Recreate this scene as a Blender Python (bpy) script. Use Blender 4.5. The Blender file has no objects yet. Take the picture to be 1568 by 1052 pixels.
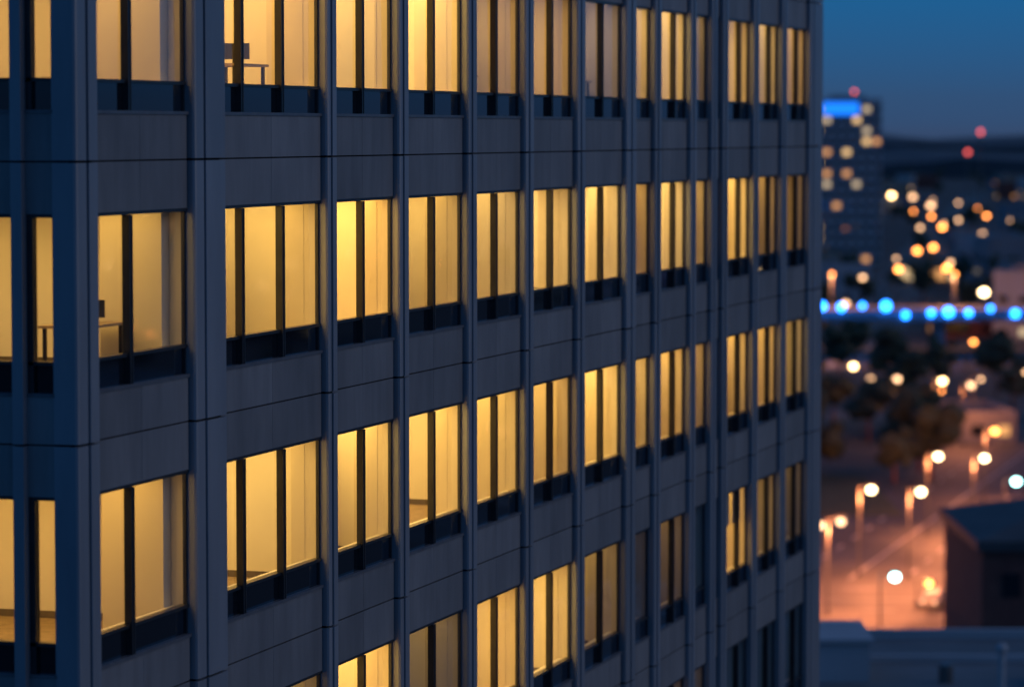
import bpy, math, random
from mathutils import Vector, Matrix
random.seed(7)
sc = bpy.context.scene
A = math.radians(17.14); SA, CA = math.sin(A), math.cos(A)
NC, SCAM, ZC = 19.40, -48.01, 45.0

# ---------------------------------------------------------------- materials
def mat(name):
    m = bpy.data.materials.new(name); m.use_nodes = True
    nt = m.node_tree
    for n in list(nt.nodes): nt.nodes.remove(n)
    out = nt.nodes.new('ShaderNodeOutputMaterial')
    return m, nt, out
def N(nt, t, **kw):
    n = nt.nodes.new(t)
    for k, v in kw.items():
        if k in n.inputs: n.inputs[k].default_value = v
        else: setattr(n, k, v)
    return n
def surf(name, c1, c2, rough=0.6, scale=1.0, stretch=(1,1,1), metallic=0.0, tint=False, bump=0.0, spec=0.5, streak=0.0):
    m, nt, out = mat(name)
    p = N(nt, 'ShaderNodeBsdfPrincipled'); p.inputs['Roughness'].default_value = rough
    p.inputs['Metallic'].default_value = metallic
    p.inputs['Specular IOR Level'].default_value = spec
    tc = N(nt, 'ShaderNodeTexCoord'); mp = N(nt, 'ShaderNodeMapping'); mp.inputs['Scale'].default_value = stretch
    no = N(nt, 'ShaderNodeTexNoise'); no.inputs['Scale'].default_value = scale; no.inputs['Detail'].default_value = 5
    nt.links.new(tc.outputs['Object'], mp.inputs[0]); nt.links.new(mp.outputs[0], no.inputs['Vector'])
    rp = N(nt, 'ShaderNodeMapRange'); rp.inputs[1].default_value = .3; rp.inputs[2].default_value = .7
    nt.links.new(no.outputs['Fac'], rp.inputs[0])
    mx = N(nt, 'ShaderNodeMix', data_type='RGBA')
    mx.inputs[6].default_value = (*c1, 1); mx.inputs[7].default_value = (*c2, 1)
    nt.links.new(rp.outputs[0], mx.inputs[0])
    col = mx.outputs[2]
    if tint:
        at = N(nt, 'ShaderNodeAttribute'); at.attribute_name = 'tint'
        m2 = N(nt, 'ShaderNodeVectorMath', operation='SCALE')
        nt.links.new(col, m2.inputs[0]); nt.links.new(at.outputs['Fac'], m2.inputs['Scale'])
        col = m2.outputs[0]
    if streak:
        mp2 = N(nt, 'ShaderNodeMapping'); mp2.inputs['Scale'].default_value = (3,3,.45)
        n2 = N(nt, 'ShaderNodeTexNoise'); n2.inputs['Scale'].default_value = 1.0; n2.inputs['Detail'].default_value = 6; n2.inputs['Roughness'].default_value=.65
        nt.links.new(tc.outputs['Object'], mp2.inputs[0]); nt.links.new(mp2.outputs[0], n2.inputs['Vector'])
        r2 = N(nt, 'ShaderNodeMapRange'); r2.inputs[1].default_value=.4; r2.inputs[2].default_value=.75; r2.inputs[3].default_value=1.0; r2.inputs[4].default_value=1-streak
        nt.links.new(n2.outputs['Fac'], r2.inputs[0])
        m3 = N(nt, 'ShaderNodeVectorMath', operation='SCALE')
        nt.links.new(col, m3.inputs[0]); nt.links.new(r2.outputs[0], m3.inputs['Scale']); col = m3.outputs[0]
    nt.links.new(col, p.inputs['Base Color'])
    if bump:
        b = N(nt, 'ShaderNodeBump'); b.inputs['Strength'].default_value = bump; b.inputs['Distance'].default_value = .02
        nt.links.new(no.outputs['Fac'], b.inputs['Height']); nt.links.new(b.outputs[0], p.inputs['Normal'])
    nt.links.new(p.outputs[0], out.inputs[0])
    return m
def emis(name, c, s, sample=False):
    m, nt, out = mat(name)
    e = N(nt, 'ShaderNodeEmission'); e.inputs[0].default_value = (*c, 1); e.inputs[1].default_value = s
    nt.links.new(e.outputs[0], out.inputs[0])
    if not sample: m.cycles.emission_sampling = 'NONE'
    return m

M_PANEL = surf('facade_panel', (.185,.192,.205), (.25,.256,.268), .5, .9, (1,1,.5), tint=True, bump=.15, streak=.25)
M_PIER = surf('pier_metal', (.24,.27,.31), (.30,.33,.37), .38, .8, (1,1,.2), metallic=.25, tint=True, streak=.12)
M_FRAME = surf('dark_frame', (.018,.02,.024), (.03,.032,.036), .35, 3)
M_SILL = surf('sill_frame', (.10,.11,.13), (.14,.15,.17), .35, 3)
M_DARK = surf('joint_dark', (.006,.006,.008), (.010,.010,.012), .9, 3)
M_ROOF = surf('roof_membrane', (.11,.13,.14), (.17,.19,.20), .8, .3)
M_WALL = surf('interior_wall', (.74,.70,.62), (.82,.78,.70), .8, .6)
M_COLM = surf('interior_column', (.70,.63,.50), (.74,.67,.54), .8, .6)
M_CEIL = surf('ceiling', (.80,.78,.74), (.84,.82,.78), .9, 2)
M_CARP = surf('carpet', (.22,.16,.10), (.33,.25,.16), .95, 6)
M_SKIRT = surf('skirting', (.10,.08,.06), (.14,.11,.08), .6, 4)
M_FURN = surf('furniture', (.30,.22,.14), (.38,.28,.18), .5, 4)
M_FURW = surf('cabinet_paint', (.55,.50,.42), (.62,.58,.50), .5, 4)
M_MON = surf('monitor_black', (.015,.015,.015), (.02,.02,.02), .3, 4)
M_BLIND = surf('blind_fabric', (.50,.44,.34), (.56,.50,.40), .9, 20, (1,1,3))

def glassmat(name, base_dark=None):
    m, nt, out = mat(name)
    lw = N(nt, 'ShaderNodeLayerWeight'); lw.inputs[0].default_value = .5
    pw = N(nt, 'ShaderNodeMath', operation='POWER'); pw.inputs[1].default_value = 4.0
    nt.links.new(lw.outputs['Facing'], pw.inputs[0])
    ma = N(nt, 'ShaderNodeMath', operation='MULTIPLY_ADD'); ma.inputs[1].default_value = .85; ma.inputs[2].default_value = .06
    nt.links.new(pw.outputs[0], ma.inputs[0])
    g = N(nt, 'ShaderNodeBsdfGlossy'); g.inputs['Roughness'].default_value = .03
    g.inputs['Color'].default_value = (.85,.92,1,1)
    if base_dark:
        t = N(nt, 'ShaderNodeBsdfDiffuse'); t.inputs[0].default_value = (*base_dark, 1)
    else:
        t = N(nt, 'ShaderNodeBsdfTransparent'); t.inputs[0].default_value = (.92,.92,.89,1)
    mx = N(nt, 'ShaderNodeMixShader')
    nt.links.new(ma.outputs[0], mx.inputs[0]); nt.links.new(t.outputs[0], mx.inputs[1]); nt.links.new(g.outputs[0], mx.inputs[2])
    nt.links.new(mx.outputs[0], out.inputs[0]); return m
M_GLASS = glassmat('window_glass')
M_SPGL = glassmat('spandrel_glass', (.008,.012,.018))

# ---------------------------------------------------------------- mesh builder
class MB:
    def __init__(s): s.v=[]; s.f=[]; s.m=[]; s.t=[]; s.mats=[]
    def mi(s, m):
        if m not in s.mats: s.mats.append(m)
        return s.mats.index(m)
    def face(s, pts, m, t=1.0):
        b=len(s.v); s.v += [tuple(p) for p in pts]; s.f.append(tuple(range(b,b+len(pts)))); s.m.append(s.mi(m)); s.t.append(t)
    def box(s, x0,x1,y0,y1,z0,z1,m,t=1.0,top=None):
        b=len(s.v)
        s.v += [(x0,y0,z0),(x1,y0,z0),(x1,y1,z0),(x0,y1,z0),(x0,y0,z1),(x1,y0,z1),(x1,y1,z1),(x0,y1,z1)]
        q=[(0,3,2,1),(4,5,6,7),(0,1,5,4),(1,2,6,5),(2,3,7,6),(3,0,4,7)]
        for i,f in enumerate(q):
            s.f.append(tuple(b+k for k in f)); s.m.append(s.mi(top if (top and i==1) else m)); s.t.append(t)
    def prism(s, poly, z0, z1, m, t=1.0):   # poly CCW in xy
        n=len(poly); b=len(s.v)
        s.v += [(x,y,z0) for x,y in poly]+[(x,y,z1) for x,y in poly]
        for i in range(n):
            j=(i+1)%n; s.f.append((b+i,b+j,b+n+j,b+n+i)); s.m.append(s.mi(m)); s.t.append(t)
        s.f.append(tuple(b+n+i for i in range(n))); s.m.append(s.mi(m)); s.t.append(t)
        s.f.append(tuple(b+i for i in reversed(range(n)))); s.m.append(s.mi(m)); s.t.append(t)
    def cyl(s, cx,cy,z0,z1,r0,r1,m,n=10):
        b=len(s.v)
        for z,r in ((z0,r0),(z1,r1)):
            for i in range(n):
                a=2*math.pi*i/n; s.v.append((cx+r*math.cos(a),cy+r*math.sin(a),z))
        for i in range(n):
            j=(i+1)%n; s.f.append((b+i,b+j,b+n+j,b+n+i)); s.m.append(s.mi(m)); s.t.append(1)
        s.f.append(tuple(b+n+i for i in range(n))); s.m.append(s.mi(m)); s.t.append(1)
    def ball(s, c, r, m, nu=12, nv=8, sq=1.0, jit=0.0):
        b=len(s.v)
        for j in range(nv+1):
            ph=math.pi*j/nv
            for i in range(nu):
                th=2*math.pi*i/nu; k=r*(1+random.uniform(-jit,jit))
                s.v.append((c[0]+k*math.sin(ph)*math.cos(th), c[1]+k*math.sin(ph)*math.sin(th), c[2]+k*sq*math.cos(ph)))
        for j in range(nv):
            for i in range(nu):
                i2=(i+1)%nu; s.f.append((b+j*nu+i,b+(j+1)*nu+i,b+(j+1)*nu+i2,b+j*nu+i2)); s.m.append(s.mi(m)); s.t.append(1)
    def mesh(s, name):
        me=bpy.data.meshes.new(name); me.from_pydata(s.v,[],s.f)
        for m in s.mats: me.materials.append(m)
        me.polygons.foreach_set('material_index', s.m)
        a=me.attributes.new('tint','FLOAT','FACE'); a.data.foreach_set('value', s.t)
        me.update(); return me
    def obj(s, name, parent=None, loc=(0,0,0), rz=0):
        o=bpy.data.objects.new(name, s.mesh(name)); sc.collection.objects.link(o)
        o.location=loc; o.rotation_euler[2]=rz
        if parent: o.parent=parent
        return o
def empty(name, loc=(0,0,0), rz=0):
    o=bpy.data.objects.new(name,None); sc.collection.objects.link(o); o.location=loc; o.rotation_euler[2]=rz; return o
def C(R,F,z=0): return (NC+R*CA-F*SA, SCAM+R*SA+F*CA, z)

# ---------------------------------------------------------------- office tower
tower = empty('office_tower')
H=3.9; Z0=44.58
KT, KB = -6, 10
GN=-.06
piers=[(-1.46,-.30),(4.23,4.62),(7.86,8.30),(11.80,12.25),(15.48,15.94),(19.18,19.66),(23.05,23.75),(25.50,25.95),
       (28.80,29.20),(30.86,31.26),(32.00,32.42),(35.31,35.75),(38.57,39.04),(41.99,43.53)]
CORN=(-5.69,-5.0)
allp=[CORN]+piers
mull={0:[-3.69],1:[.63,2.37],2:[6.17],3:[9.98],4:[13.78],5:[17.55],6:[21.35],7:[],8:[27.55],9:[],10:[],11:[34.1],12:[37.45],13:[40.75]}
DIM={(1,2):.22,(3,2):.16,(6,2):.25,(7,2):.05,(8,2):.12,(9,2):.03,(10,2):.02,(12,2):.3,(13,2):.1,(13,0):.2,(12,0):.45,(13,1):.45,(10,0):.3,
     (10,-1):.15,(10,1):.1,(9,1):.55,(9,0):.7,(13,-1):.5,(9,-1):.4,(6,-1):.55,(5,-1):.6,(2,-1):.9,(11,2):.9,(3,0):.75,(4,0):.7,(12,-1):.7,
     (0,-1):.6,(0,0):.55,(0,1):.6,(0,2):.7,(1,0):.8,(1,-1):.8,(8,3):.08,(11,3):.02,(12,3):.02,(13,3):.02,(2,1):1.2,(2,0):1.1,(3,-1):1.15,(6,0):1.1,(5,2):1.2,(6,1):1.15}
fac=MB(); pr=MB(); fr=MB(); gl=MB(); it=MB(); lt=MB(); fu=MB()
NB=.14
def pier_seg(s0,s1,z0,z1,wide=False):
    t=random.uniform(.9,1.1); c=.05
    g=.022
    split = s0+.42*(s1-s0) if not wide else s0+.36
    def seg(a,b,n1,c0,c1):
        pr.prism([(-.25,a),(n1-c0,a),(n1-c0*.3,a+c0*.3),(n1,a+c0),(n1,b-c1),(n1-c1,b),(-.25,b)],z0,z1,M_PIER,t)
    seg(s0,split-g,NB-.02,c,.012); seg(split+g,s1,NB,.012,.03)
for k in range(KT,KB+1):
    zk=Z0-H*k
    jg=.012; pj=.018
    for i,(a,b) in enumerate(allp):
        pier_seg(a,b,zk-H+pj,zk-pj,wide=(b-a)>.6)
    for i in range(len(allp)-1):
        a=allp[i][1]+.002; b=allp[i+1][0]-.002
        nseg=2 if b-a>2.5 else 1
        pa=a+.03; pb_=b-.045
        mid=[pa+(pb_-pa)*q/nseg for q in range(nseg+1)]
        for q in range(nseg):
            y0=mid[q]+(.004 if q else 0); y1=mid[q+1]-(.004 if q<nseg-1 else 0)
            fac.box(-.16,0,y0,y1,zk-.72,zk-jg,M_PANEL,random.uniform(.84,1.1))
            fac.box(-.16,0,y0,y1,zk-H+jg,zk-3.24,M_PANEL,random.uniform(.84,1.1))
        fr.box(-.15,-.012,a,b,zk-.77,zk-.722,M_FRAME)
        fr.box(-.15,.02,a,b,zk-3.238,zk-3.19,M_SILL)
        fr.box(-.15,-.02,a,b,zk-2.80,zk-2.75,M_FRAME)
        for (u,w,nn) in [(a,.10,-.02),(b-.05,.05,-.045)]:
            fr.box(-.10,nn,u,u+w,zk-3.188,zk-.772,M_FRAME)
        edges=[a+.1]
        for m in mull[i]:
            fr.box(-.10,.02,m+.01,m+.05,zk-3.186,zk-.774,M_FRAME)
            fr.box(-.098,.005,m+.05,m+.09,zk-3.184,zk-.776,M_SILL)
            fr.box(-.10,.02,m+.09,m+.13,zk-3.186,zk-.774,M_FRAME)
            edges += [m+.01,m+.13]
        edges.append(b-.05)
        for e in range(0,len(edges),2):
            d=[GN+random.uniform(-.006,.006) for _ in range(4)]
            y0,y1=edges[e],edges[e+1]
            gl.face([(d[0],y0,zk-2.75),(d[1],y1,zk-2.75),(d[2],y1,zk-.77),(d[3],y0,zk-.77)],M_GLASS)
            fac.box(-.15,GN-.01+random.uniform(-.003,.003),y0,y1,zk-3.19,zk-2.80,M_SPGL)
for k in range(KT,KB+2):
    zk=Z0-H*k
    fac.box(-.30,-.04,CORN[0]+.03,43.5,zk-.05,zk+.05,M_DARK)
    fac.box(-.30,-.155,CORN[0]+.3,43.4,zk-.70,zk-.052,M_DARK)
    fac.box(-.30,-.155,CORN[0]+.3,43.4,zk+.052,zk+.64,M_DARK)
    fac.box(-.30,-.17,CORN[0]+.3,43.4,zk+.645,zk+1.0,M_DARK)
for (a,b) in allp:
    fac.box(-.24,NB-.09,a+.05,b-.04,Z0-H*(KB+1),Z0-H*KT-.02,M_DARK)

# near end face, plane at s = CORN[0]
S0=CORN[0]
lp=[(-.235,.08)]
n=-.655
lp.append((-.82,n))
n=-.82
while n>-28:
    lp.append((n-3.6-.17,n-3.6)); n-=3.77
for k in range(KT,KB+1):
    zk=Z0-H*k
    for q,(a,b) in enumerate(lp):
        t=random.uniform(.88,1.1)
        if q==0:
            pr.box(-.235,-.02,S0+.012,S0+.25,zk-H+.015,zk-.015,M_PIER,t)
        else:
            pr.box(a,b,S0-.12,S0+.25,zk-H+.015,zk-.015,M_PIER,t)
    for q in range(len(lp)-1):
        b=lp[q][0]-.002; a=lp[q+1][1]+.002
        fac.box(a,b,S0+.012,S0+.18,zk-.72,zk-.012,M_PANEL,random.uniform(.86,1.1))
        fac.box(a,b,S0+.012,S0+.18,zk-H+.012,zk-3.24,M_PANEL,random.uniform(.86,1.1))
        fr.box(a,b,S0+.03,S0+.17,zk-.77,zk-.722,M_FRAME)
        fr.box(a,b,S0+.0,S0+.17,zk-3.238,zk-3.19,M_SILL)
        fr.box(a,b,S0+.03,S0+.17,zk-2.80,zk-2.75,M_FRAME)
        fw=.03 if b-a<.6 else .07
        fr.box(a,a+fw*3,S0+.03,S0+.168,zk-3.188,zk-.772,M_FRAME)
        fr.box(b-fw,b,S0+.03,S0+.168,zk-3.188,zk-.772,M_FRAME)
        cuts=[a+fw*3]
        if b-a>1:
            m=(a+b)/2; fr.box(m-.05,m+.05,S0-.01,S0+.166,zk-3.186,zk-.774,M_FRAME); cuts+=[m-.05,m+.05]
        cuts.append(b-fw)
        for e in range(0,len(cuts),2):
            gl.face([(cuts[e],S0+.09,zk-2.75),(cuts[e+1],S0+.09,zk-2.75),(cuts[e+1],S0+.09,zk-.77),(cuts[e],S0+.09,zk-.77)],M_GLASS)
            fac.box(cuts[e],cuts[e+1],S0+.1,S0+.16,zk-3.19,zk-2.80,M_SPGL)
for k in range(KT,KB+2):
    zk=Z0-H*k
    fac.box(-28,-.26,S0+.05,S0+.3,zk-.05,zk+.05,M_DARK)
    fac.box(-28,-.26,S0+.185,S0+.3,zk-.70,zk-.052,M_DARK)
    fac.box(-28,-.26,S0+.185,S0+.3,zk+.052,zk+1.0,M_DARK)
ZT=Z0-H*KT; ZB=Z0-H*(KB+1)
fac.box(-30,-.31,43.2,43.53,0,ZT,M_PANEL)
fac.box(-30,-29.7,S0,43.19,0,ZT,M_PANEL)
for q in range(13):
    y=S0+2+q*3.5
    fac.box(-.4,.05,y,y+.8,0,ZB-.02,M_PANEL)
fac.box(-29.6,-1.2,S0+1,43.1,0,ZB-.02,M_SPGL)
fac.box(-29.9,.12,S0-.12,43.53,ZT+.01,ZT+1.2,M_PANEL,top=M_ROOF)
fac.box(-22,-8,8,30,ZT+1.2,ZT+5,M_PANEL)

# interiors
def emi_room(b,h):
    key=(round(b,2),h)
    if key not in emi_room.c:
        cols=[(1,.59,.14),(1,.56,.125),(1,.62,.18),(1,.66,.36)]
        emi_room.c[key]=emis('ceiling_light_warm',cols[h],b,True)
    return emi_room.c[key]
emi_room.c={}
ND=-5.6
for k in range(-3,7):
    zk=Z0-H*k; zf=zk-3.14; zc=zk-.64
    it.box(ND,-.32,S0+.4,43.1,zf-.1,zf,M_CARP)
    it.box(ND,-.32,S0+.4,43.1,zc,zc+.1,M_CEIL)
    it.box(ND-.1,ND,S0+.4,43.1,zf,zc,M_WALL)
    it.box(-.30,-.17,S0+.4,43.1,zf,zk-2.78,M_WALL)
    for i in range(len(allp)-1):
        a=allp[i][1]; b=allp[i+1][0]; b2=allp[i+1][1]
        pw=(b+b2)/2
        if not ((i in (3,) and k==1) or (i==5 and k==0) or i==7 and k==-1):
            it.box(ND,-.34,pw-.06,pw+.06,zf,zc,M_WALL)
            it.box(ND+.01,-.36,pw-.075,pw-.061,zf+.002,zf+.11,M_SKIRT)
        cd=random.choice([.55,.75,.95,.35])
        cw=.3 if i==0 else .02
        it.box(-cd if i else -1.3,-.31,b-cw,b2+.05,zf+.001,zc-.001,M_COLM)
        it.box(-.309,-.105,b-.012,b2+.02,zk-3.18,zk-.78,M_COLM)
        br=DIM.get((i,k))
        if br is None:
            br = random.uniform(.75,1.25) if k<=2 else (random.choice([.03,.05,1,.1]) if i<6 else random.choice([.02,.04,.05]))
        hh=random.choice([0,0,1,2,1])
        if i==6 and k==-1: hh=3
        br=round(br*6)/6 if br>.6 else br
        if k>=2 and br<.04: em=None
        else: em=emi_room(br*7.6,hh)
        y0=a+.3 if i else S0+.9
        y1=b-.1 if i else b-.4
        w=(y1-y0)
        if em:
            rows=[(-1.75,-.33),(-3.4,-2.2),(-5.0,-3.8)]
            f0=random.choice([.04,.04,.3])
            f1=random.choice([.99,.99,.99,.8]) if i not in (0,1) else .95
            for (n0_,n1_) in rows:
                lt.box(n0_,n1_,y0+w*f0,y0+w*f1,zc-.03,zc-.005,em)
        if i>0 and b-a>2.5 and random.random()<.4:
            pp=b-random.uniform(.3,1.0)
            it.box(ND,-random.uniform(1.0,1.6),pp-.05,pp+.05,zf+.002,zc-.035,M_WALL)
        if br>.1:
            r=random.random()
            n0=-random.uniform(.5,1.2)
            yy=a+(b-a)*random.uniform(.45,.8)
            if i<2: r+=.04
            if r<.10:
                fu.box(n0-.6,n0,yy-.5,yy+.5,zf,zf+random.choice([.6,.75]),M_FURW)
            elif r<.24:
                fu.box(n0-.8,n0,yy-.8,yy+.6,zf+.70,zf+.74,M_FURN)
                for (dx,dy) in ((-.75,-.75),(-.1,-.75),(-.75,.5),(-.1,.5)):
                    fu.box(n0+dx,n0+dx+.05,yy+dy,yy+dy+.05,zf,zf+.70,M_MON)
                fu.box(n0-.6,n0-.15,yy+.1,yy+.13,zf+.82,zf+1.08,M_MON)
                fu.box(n0-.45,n0-.3,yy+.13,yy+.2,zf+.742,zf+.9,M_MON)
            if (i,k)==(11,2):
                m=mull[i][-1]; zz=random.uniform(1.5,1.9)
                fu.box(-.20,-.19,m+.2,b-.12,zk-zz,zk-.70,M_BLIND)
                fu.box(-.20,-.19,a+.12,m-.05,zk-zz,zk-.70,M_BLIND)
        if random.random()<.2:
            fu.box(-3.2,-2.3,pw-.10,pw-.077,zf,zf+2.1,M_FURN)
fac.obj('facade_panels',tower); pr.obj('piers',tower); fr.obj('window_frames',tower); gl.obj('glazing',tower)
it.obj('interior_walls',tower); lt.obj('ceiling_lights',tower); fu.obj('furniture',tower)
bk=MB()
bk.box(-29,-.6,S0+.6,43,Z0+H*3-.55,ZT-.1,M_DARK)
bk.box(-29,-.6,S0+.6,43,ZB,Z0-H*7+.3,M_DARK)
bk.box(-29,ND-.2,S0+.6,43,Z0-H*7+.31,Z0+H*3-.56,M_WALL)
bk.obj('core',tower)

# ---------------------------------------------------------------- city
M_ASPH=surf('asphalt',(.035,.034,.032),(.10,.095,.09),.65,.10)
M_GRND=surf('ground_mix',(.045,.05,.05),(.085,.08,.075),.95,.01)
M_GRASS=surf('grass',(.03,.045,.025),(.06,.075,.04),.95,.4)
M_WALK=surf('concrete',(.24,.23,.21),(.32,.31,.29),.85,.2)
M_PAINT=surf('road_paint',(.7,.7,.68),(.8,.8,.78),.6,2)
M_BRICK=surf('brick',(.16,.06,.05),(.22,.09,.07),.9,.8)
M_CONC=surf('building_concrete',(.22,.23,.25),(.30,.31,.33),.8,.1)
M_PALE=surf('pale_cladding',(.36,.38,.40),(.44,.46,.48),.7,.2)
M_BEIG=surf('building_beige',(.26,.22,.18),(.33,.29,.24),.8,.1)
M_BLUG=surf('building_bluegrey',(.14,.18,.23),(.20,.24,.30),.7,.1)
M_LEAF=surf('foliage',(.03,.045,.03),(.07,.085,.05),.95,.3)
M_HILL=surf('wooded_hill_haze',(.05,.07,.085),(.075,.095,.115),.95,.02)  # woodland tone pushed to pale blue: distance haze mixed into the base colour
M_SLAT=surf('slate_roof',(.05,.055,.06),(.08,.085,.09),.7,.5)
M_POLE=surf('pole_metal',(.12,.12,.12),(.18,.18,.18),.4,2,metallic=.6)
M_WIN_D=glassmat('city_glass',(.01,.015,.02))
E_W=[emis('window_lit_a',(1,.62,.25),1.4),emis('window_lit_b',(1,.75,.45),.8),emis('window_lit_c',(1,.45,.15),1.0)]
E_LAMP={'warm':emis('lamp_warm',(1,.62,.26),16),'orange':emis('lamp_orange',(1,.30,.06),13),'white':emis('lamp_white',(1,.70,.36),16),
        'cyan':emis('lamp_cyan',(.45,1,.95),14),'blue':emis('lamp_blue',(.012,.20,1),16),'red':emis('lamp_red',(1,.12,.10),3.2),'dim':emis('lamp_dim',(1,.55,.28),5)}

g=MB(); S=9000
g.face([(-S,-S,0),(S,-S,0),(S,S,0),(-S,S,0)],M_GRND); g.obj('ground')

def road(name,p,q,w,z):
    (R0,F0),(R1,F1)=p,q
    L=math.hypot(R1-R0,F1-F0); ang=math.atan2(F1-F0,R1-R0)
    m=MB()
    m.face([(0,-w/2,z),(L,-w/2,z),(L,w/2,z),(0,w/2,z)],M_ASPH)
    for x in range(0,int(L),9):
        for yy in (-w/4,w/4): m.face([(x,yy-.1,z+.004),(x+3,yy-.1,z+.004),(x+3,yy+.1,z+.004),(x,yy+.1,z+.004)],M_PAINT)
    m.face([(0,-.25,z+.004),(L,-.25,z+.004),(L,-.1,z+.004),(0,-.1,z+.004)],M_PAINT)
    return m.obj(name,None,C(R0,F0),A+ang)
road('road',(-300,316),(400,330),30,.012)
road('road',(6,240),(120,640),22,.002)
road('road',(-200,520),(500,560),16,.022)
road('road',(60,640),(330,2400),20,.032)
pv=MB()
for (r0,r1,f0,f1) in [(-60,18,338,344.9),(62,200,345,349.9),(-60,16,288,300)]:
    pv.box(r0,r1,f0,f1,0,.13,M_WALK)
pv.obj('pavement',None,C(0,0),A)
gr=MB()
for (r0,r1,f0,f1) in [(50,61,352,372),(14,27,345,379),(-30,24,380,440),(64,110,360,420),(34,46,394,440)]:
    gr.box(r0,r1,f0,f1,.0,.12,M_GRASS)
gr.obj('grass_verge',None,C(0,0),A)

def bld(name,R,F,w,d,h,wall,rz=0,lit=.2,ws=3.4,flo=3.5,roofunits=1,winh=1.5,winw=1.8):
    e=empty(name,C(R,F),A+rz)
    m=MB(); m.box(-w/2,w/2,-d/2,d/2,0,h,wall,top=M_ROOF)
    for (x0,x1,y0,y1) in [(-w/2-.05,w/2+.05,-d/2-.05,-d/2+.35),(-w/2-.05,w/2+.05,d/2-.35,d/2+.05),(-w/2-.05,-w/2+.35,-d/2+.35,d/2-.35),(w/2-.35,w/2+.05,-d/2+.35,d/2-.35)]:
        m.box(x0,x1,y0,y1,h+.01,h+.9,wall)
    m.obj('walls',e)
    for _ in range(roofunits):
        ux=random.uniform(-w*.35,w*.35); uy=random.uniform(-d*.3,d*.3); u=MB(); u.box(ux-1.5,ux+1.5,uy-1,uy+1,h+.01,h+2,M_CONC); u.obj('roof_unit',e)
    wn=MB(); nf=max(1,int((h-1)/flo))
    for f in range(nf):
        z=1+f*flo
        n=int(w/ws)
        for c in range(n):
            x=-w/2+(c+.5)*w/n
            mm=random.choice(E_W) if random.random()<lit else M_WIN_D
            wn.box(x-winw/2,x+winw/2,-d/2-.06,-d/2-.003,z,z+winh,mm)
        n=int(d/ws)
        for c in range(n):
            y=-d/2+(c+.5)*d/n
            for sgn in (-1,1):
                mm=random.choice(E_W) if random.random()<lit else M_WIN_D
                x=sgn*w/2
                wn.box(min(x+sgn*.003,x+sgn*.06),max(x+sgn*.003,x+sgn*.06),y-winw/2,y+winw/2,z,z+winh,mm)
    if wn.f: wn.obj('windows',e)
    return e

t=bld('highrise_building',114.5,1150,20,24,55,M_PALE,0,.16,3.3,3.6,0,1.8,2.2)
s=MB(); s.box(-9.8,2.2,-12.5,-12.1,50.5,54.5,emis('sign_blue',(.01,.20,1),1.6)); s.obj('blue_sign_band',t)
s=MB(); s.box(-6,5,-6,6,55,57,M_BLUG); s.cyl(2,0,57,58,.3,.2,M_POLE); s.ball((2,0,58.3),.6,E_LAMP['red']); s.obj('penthouse',t)
for (R,F,z) in [(222,1600,44.5),(216,1600,35)]:
    e=empty('radio_mast',C(R,F)); m=MB(); m.cyl(0,0,0,z-1,.5,.2,M_POLE); m.obj('mast',e); m=MB(); m.ball((0,0,z),1.0,E_LAMP['red']); m.obj('beacon',e)

b=empty('elevated_bridge',C(40,680),A)
m=MB(); m.box(-160,300,-6,6,7.0,8.4,M_CONC,top=M_ASPH)
m.box(-160,300,-6.3,-6.0,7.5,9.4,M_CONC); m.box(-160,300,6.0,6.3,7.5,9.4,M_CONC)
for x in range(-150,300,28): m.box(x-1,x+1,-4,4,0,7.0,M_CONC)
m.obj('deck',b)
m=MB()
for i in range(70):
    x=-60+i*4.3+random.uniform(-.7,.7)
    m.ball((x,-6.9,9.5+random.uniform(-1.2,.7)),random.choice([.5,.6,.7,.9]),E_LAMP['blue'],10,6)
m.obj('blue_lights',b)
for x in (25,50,75):
    ld=bpy.data.lights.new('deck_lamp','POINT'); ld.energy=11000; ld.color=(1,.36,.14); ld.shadow_soft_size=.6
    o=bpy.data.objects.new('deck_lamp',ld); sc.collection.objects.link(o); o.parent=b; o.location=(x,3.4,15.2)
    m=MB(); m.cyl(x,5.2,8.4,16.3,.12,.08,M_POLE); m.box(x-.1,x+.1,3.6,5.3,16.3,16.4,M_POLE); m.ball((x,4,16.05),.3,E_LAMP['orange'],8,6); m.obj('deck_lamp_post',b)

nb=empty('low_rise_building',C(34,150),A)
m=MB(); m.box(-24,30,-26,22,0,19,M_CONC,top=M_ROOF)
for (x0,x1,y0,y1) in [(-24.1,30.1,21.6,22.1),(-24.1,30.1,-26.1,-25.6),(-24.1,-23.6,-25.6,21.6),(29.6,30.1,-25.6,21.6)]:
    m.box(x0,x1,y0,y1,19.01,19.5,M_PALE)
m.box(-17,29.5,14.0,14.4,19.01,19.35,M_PALE)
m.obj('walls',nb)
m=MB(); m.box(-19.6,-17.1,8,14,19.01,20.9,M_PALE); m.box(-19.8,-16.9,7.8,14.2,20.91,21.1,M_PALE); m.obj('roof_access',nb)
m=MB(); m.cyl(-11.6,3,19,21.3,.16,.16,M_PALE); m.ball((-11.6,3,21.4),.28,M_PALE); m.cyl(-13.5,8,19,19.9,.35,.35,M_POLE); m.box(-9,-6,6,9,19.01,20.1,M_BLUG); m.obj('roof_vents',nb)
m=MB()
for f in range(5):
    for c in range(16):
        x=-22+c*3.3; m.box(x-.9,x+.9,-26.08,-26.004,2+f*3.4,3.8+f*3.4,M_WIN_D)
m.obj('windows',nb)
bb=empty('brick_building',C(42,236),A)
m=MB(); m.box(-10,14,-8,12,0,16.5,M_BRICK); 
m.prism([(-10.4,-8.4),(14.4,-8.4),(14.4,12.4),(-10.4,12.4)],16.51,17.2,M_SLAT)
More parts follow.
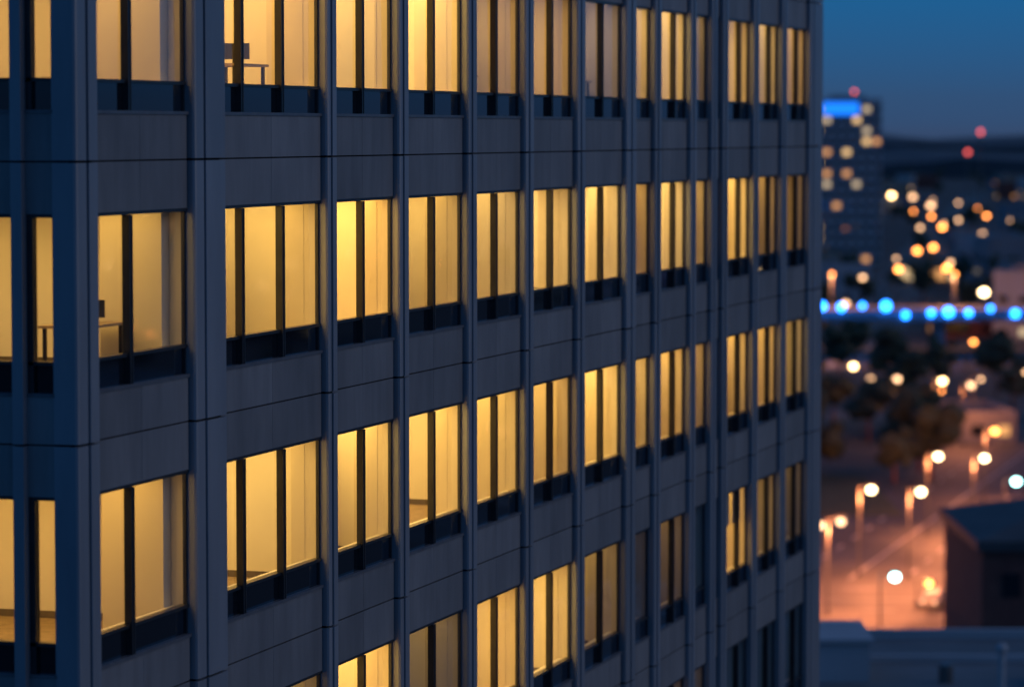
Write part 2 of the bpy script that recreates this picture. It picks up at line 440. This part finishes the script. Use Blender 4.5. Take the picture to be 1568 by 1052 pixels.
v=[(-10.2,-8.2,17.21),(14.2,-8.2,17.21),(14.2,12.2,17.21),(-10.2,12.2,17.21),(-2,2,19.5),(6,2,19.5)]
for f in [(0,1,5,4),(1,2,5),(2,3,4,5),(3,0,4)]: m.face([v[i] for i in f],M_SLAT)
m.obj('walls',bb)
m=MB()
for f in range(4):
    for c in range(5):
        x=-8+c*4.6; m.box(x-.6,x+.6,-8.08,-8.004,2+f*3.8,3.6+f*3.8,M_WIN_D)
m.obj('windows',bb)

bld('warehouse_building',250*.55,1010,40,20,6,M_BEIG,0,.95,4,4,1,3.2,3.2)
bld('office_building',88,890,12,14,9,M_PALE,0,.05)
bld('parking_building',65,497,15,22,3.6,M_CONC,.05,.1,3.4,3,0)
bld('shop_building',37,500,12,10,5,M_BLUG,.1,.35)
random.seed(21)
cnt=0
while cnt<150:
    F=400*math.exp(random.random()*1.9); q=random.uniform(.06,.17) if random.random()<.5 else random.uniform(.17,1.1)
    R=q*F
    if F<560 and q<.2: continue
    if abs(F-545)<18 or 570<F<705 and q<.2 or abs(F-680)<30: continue
    if abs(R-(60+(F-640)*.153))<20 and F>600: continue
    cnt+=1
    w=random.uniform(10,30); d=random.uniform(10,20); h=random.choice([5,6,7,9,11,14])
    if q>.25 and random.random()<.2: h=random.uniform(18,38)
    bld(random.choice(['office_building','shop_building','apartment_building','warehouse_building']),R,F,w,d,h,
        random.choice([M_BRICK,M_CONC,M_BEIG,M_BLUG,M_PALE]),random.choice([0,.1,.1,-.2]),random.choice([0,.03,.06,.12]))

def lamp_mesh(col,r,h):
    key=(col,r,h)
    if key in lamp_mesh.c: return lamp_mesh.c[key]
    m=MB(); m.cyl(0,0,0,.5,.22,.2,M_POLE); m.cyl(0,0,.5,h,.11,.07,M_POLE); m.box(-.05,1.2,-.05,.05,h-.02,h+.08,M_POLE); m.box(.7,1.7,-.2,.2,h+.08,h+.25,M_POLE)
    p=m.mesh('pole')
    m=MB(); m.ball((1.2,0,h-.12-r*.3),r,E_LAMP[col],12,8,.8); l=m.mesh('lantern')
    lamp_mesh.c[key]=(p,l); return p,l
lamp_mesh.c={}
def lamp(R,F,col,r,h=9.0,power=0):
    e=empty('street_lamp',C(R-1.2,F),A)
    p,l=lamp_mesh(col,r,h)
    for nm,me in (('pole',p),('lantern',l)):
        o=bpy.data.objects.new(nm,me); sc.collection.objects.link(o); o.parent=e
    if power:
        ld=bpy.data.lights.new('lantern_light','POINT'); ld.energy=power; ld.color=(1,.28,.095); ld.shadow_soft_size=.5
        o=bpy.data.objects.new('lantern_light',ld); sc.collection.objects.link(o); o.parent=e; o.location=(1.2,0,h-1.2)
L=[(36.4,340,'white',.42,9000),(41.2,338,'white',.42,9000),(47.6,375,'white',.42,9000),(52.5,373,'white',.42,9000),(58.5,407,'orange',.45,8000),
   (62.6,489,'warm',.5,2500),(65.7,481,'dim',.5,3000),(52.8,520,'warm',.5,0),(56.5,493,'dim',.5,0),(106.8,762,'white',.9,0),
   (123.5,1027,'orange',.9,0),(132,1056,'orange',.9,0),(102,889,'orange',.8,0),(116,898,'orange',.9,0),(129,868,'orange',.9,0),
   (31.2,273,'cyan',.38,0),(52.3,348,'cyan',.42,0),(30.6,312,'dim',.4,10000),(28.4,309,'dim',.4,8000),
   (215.6,1916,'warm',1.5,0),(223,1877,'dim',1.5,0),(206,1659,'dim',1.5,0),(230,1562,'warm',1.3,0),
   (44,300,'dim',.3,13000),(24,330,'dim',.3,9000)]
for R,F,c,r,p in L: lamp(R,F,c,r,9.0,p)
cnt=0
while cnt<115:
    F=450*math.exp(random.random()*1.7)
    q=random.uniform(.085,.17) if random.random()<.3 else random.uniform(.2,1.1)
    cnt+=1
    lamp(q*F,F,random.choice(['orange','orange','dim','dim','warm','warm','white']) if q>.2 else random.choice(['dim','dim','dim','orange']),random.choice([.2,.3,.4]) if F<600 else random.choice([.35,.5,.65]) if F<1100 else random.choice([.6,.8,1.0]))

def car(R,F,rz,body,front=True):
    e=empty('parked_car',C(R,F,.03),A+rz)
    mb=surf('car_paint',body,tuple(x*1.1 for x in body),.3,1)
    m=MB()
    prof=[(-2.2,.3),(2.2,.3),(2.25,.7),(1.3,.9),(.6,1.4),(-.9,1.42),(-1.7,.98),(-2.2,.9)]
    for y in (-.88,.88):
        for (x,z) in prof: m.v.append((x,y*(1 if z<1 else .82),z))
    n=len(prof); mi=m.mi(mb)
    for i in range(n):
        j=(i+1)%n; m.f.append((i,j,n+j,n+i)); m.m.append(mi); m.t.append(1)
    m.f.append(tuple(range(n))[::-1]); m.m.append(mi); m.t.append(1)
    m.f.append(tuple(range(n,2*n))); m.m.append(mi); m.t.append(1)
    m.obj('body',e)
    m=MB(); m.box(-.8,.5,-.80,.80,.98,1.3,M_WIN_D); m.obj('side_windows',e)
    w=MB()
    for x in (-1.4,1.4):
        for y in (-.8,.8):
            b=len(w.v)
            for yy in (y-.12,y+.12):
                for i in range(14): w.v.append((x+.33*math.cos(i*math.tau/14),yy,.33+.33*math.sin(i*math.tau/14)))
            for i in range(14):
                j=(i+1)%14; w.f.append((b+i,b+j,b+14+j,b+14+i)); w.m.append(w.mi(M_MON)); w.t.append(1)
            w.f.append(tuple(b+i for i in range(14))); w.m.append(0); w.t.append(1)
            w.f.append(tuple(b+14+i for i in range(14))); w.m.append(0); w.t.append(1)
    w.obj('wheels',e)
    m=MB()
    for y in (-.6,.6):
        m.ball((2.2,y,.65),.10,E_LAMP['dim']); m.ball((-2.2,y,.75),.08,E_LAMP['red'])
    m.obj('lights',e)
car(40,318,-1.9,(.3,.3,.3)); car(43,317,-1.7,(.05,.06,.1)); car(48,330,.1,(.3,.3,.3))
for (R,F) in [(39.6,318),(42.9,317)]: lamp(R,F,'orange',.34,2.4)

random.seed(5)
tr=MB(); tk=MB()
for _ in range(420):
    F=380*math.exp(random.random()*2.4); q=random.uniform(.07,.2) if random.random()<.6 else random.uniform(.2,1.1); R=q*F
    if F<430 and 22<R<70: continue
    if 640<F<695: continue
    x,y,_z=C(R,F); h=random.uniform(6,11)
    if 440<F<520 and 56<R<76: continue
    tk.cyl(x,y,0,h*.5,.3,.12,M_BRICK,6)
    for j in range(9):
        rr=h*random.uniform(.12,.24)
        tr.ball((x+random.uniform(-.3,.3)*h,y+random.uniform(-.3,.3)*h,h*random.uniform(.4,.95)),rr,M_LEAF,7,5,.8,.3)
e=empty('distant_trees'); tr.obj('crowns',e); tk.obj('trunks',e)
hl=MB(); n=220
for layer,(F,hh) in enumerate([(3200,20),(4600,40)]):
    prev=None
    for i in range(n+1):
        R=-1500+i*(F*1.6+1500)/n
        z=hh+4*math.sin(i*.31+layer)+3*math.sin(i*.9)+random.uniform(-2,2)
        p=C(R,F); pb=C(R*1.0,F+500)
        cur=((p[0],p[1],0),(p[0],p[1],z*.7),(pb[0],pb[1],z))
        if prev:
            hl.face([prev[0],cur[0],cur[1],prev[1]],M_HILL); hl.face([prev[1],cur[1],cur[2],prev[2]],M_HILL)
        prev=cur
hl.obj('distant_hills')

# ---------------------------------------------------------------- world: dusk sky
w=bpy.data.worlds.new('World'); sc.world=w; w.use_nodes=True; nt=w.node_tree
bg=nt.nodes['Background']; wo=nt.nodes['World Output']
sky=nt.nodes.new('ShaderNodeTexSky'); sky.sky_type='NISHITA'; sky.sun_disc=False
sky.sun_elevation=math.radians(1.0); sky.sun_rotation=math.radians(110); sky.air_density=1.0; sky.ozone_density=4; sky.dust_density=.3
nt.links.new(sky.outputs[0],bg.inputs[0]); bg.inputs[1].default_value=.008
tc=nt.nodes.new('ShaderNodeTexCoord'); sp=nt.nodes.new('ShaderNodeSeparateXYZ'); nt.links.new(tc.outputs['Generated'],sp.inputs[0])
rp=nt.nodes.new('ShaderNodeValToRGB'); cr=rp.color_ramp
mr=nt.nodes.new('ShaderNodeMath'); mr.operation='POWER'; mr.inputs[1].default_value=.5
mxx=nt.nodes.new('ShaderNodeMath'); mxx.operation='MAXIMUM'; mxx.inputs[1].default_value=0
nt.links.new(sp.outputs['Z'],mxx.inputs[0]); nt.links.new(mxx.outputs[0],mr.inputs[0]); nt.links.new(mr.outputs[0],rp.inputs[0])
cr.elements[0].position=0; cr.elements[0].color=(.034,.068,.15,1)
cr.elements[1].position=1; cr.elements[1].color=(.012,.05,.16,1)
for p_,c_ in ((.10,(.028,.08,.185,1)),(.2,(.010,.112,.29,1)),(.5,(.02,.10,.28,1))):
    e_=cr.elements.new(p_); e_.color=c_
b2=nt.nodes.new('ShaderNodeBackground'); b2.inputs[1].default_value=1.0; nt.links.new(rp.outputs[0],b2.inputs[0])
ad=nt.nodes.new('ShaderNodeAddShader'); nt.links.new(bg.outputs[0],ad.inputs[0]); nt.links.new(b2.outputs[0],ad.inputs[1]); nt.links.new(ad.outputs[0],wo.inputs[0])
sd=bpy.data.lights.new('sun','SUN'); sd.energy=.33; sd.angle=math.radians(50); sd.color=(1,.88,.84)
so=bpy.data.objects.new('sun',sd); sc.collection.objects.link(so)
dirv=Vector((.85,.25,.45)); so.rotation_euler=dirv.to_track_quat('Z','Y').to_euler(); so.location=(60,-40,90)

# ---------------------------------------------------------------- camera
cd=bpy.data.cameras.new('camera'); cam=bpy.data.objects.new('camera',cd); sc.collection.objects.link(cam)
cd.sensor_width=36; cd.lens=118.5; cd.clip_end=20000; cd.clip_start=.5
cam.location=(NC,SCAM,ZC)
p=math.atan(325/5162)
d=Vector((-SA*math.cos(p),CA*math.cos(p),-math.sin(p)))
cam.rotation_euler=d.to_track_quat('-Z','Y').to_euler()
cd.dof.use_dof=True; cd.dof.focus_distance=57; cd.dof.aperture_fstop=118.5/1000/.195
sc.camera=cam
sc.view_settings.view_transform='Standard'; sc.view_settings.look='None'; sc.view_settings.exposure=0
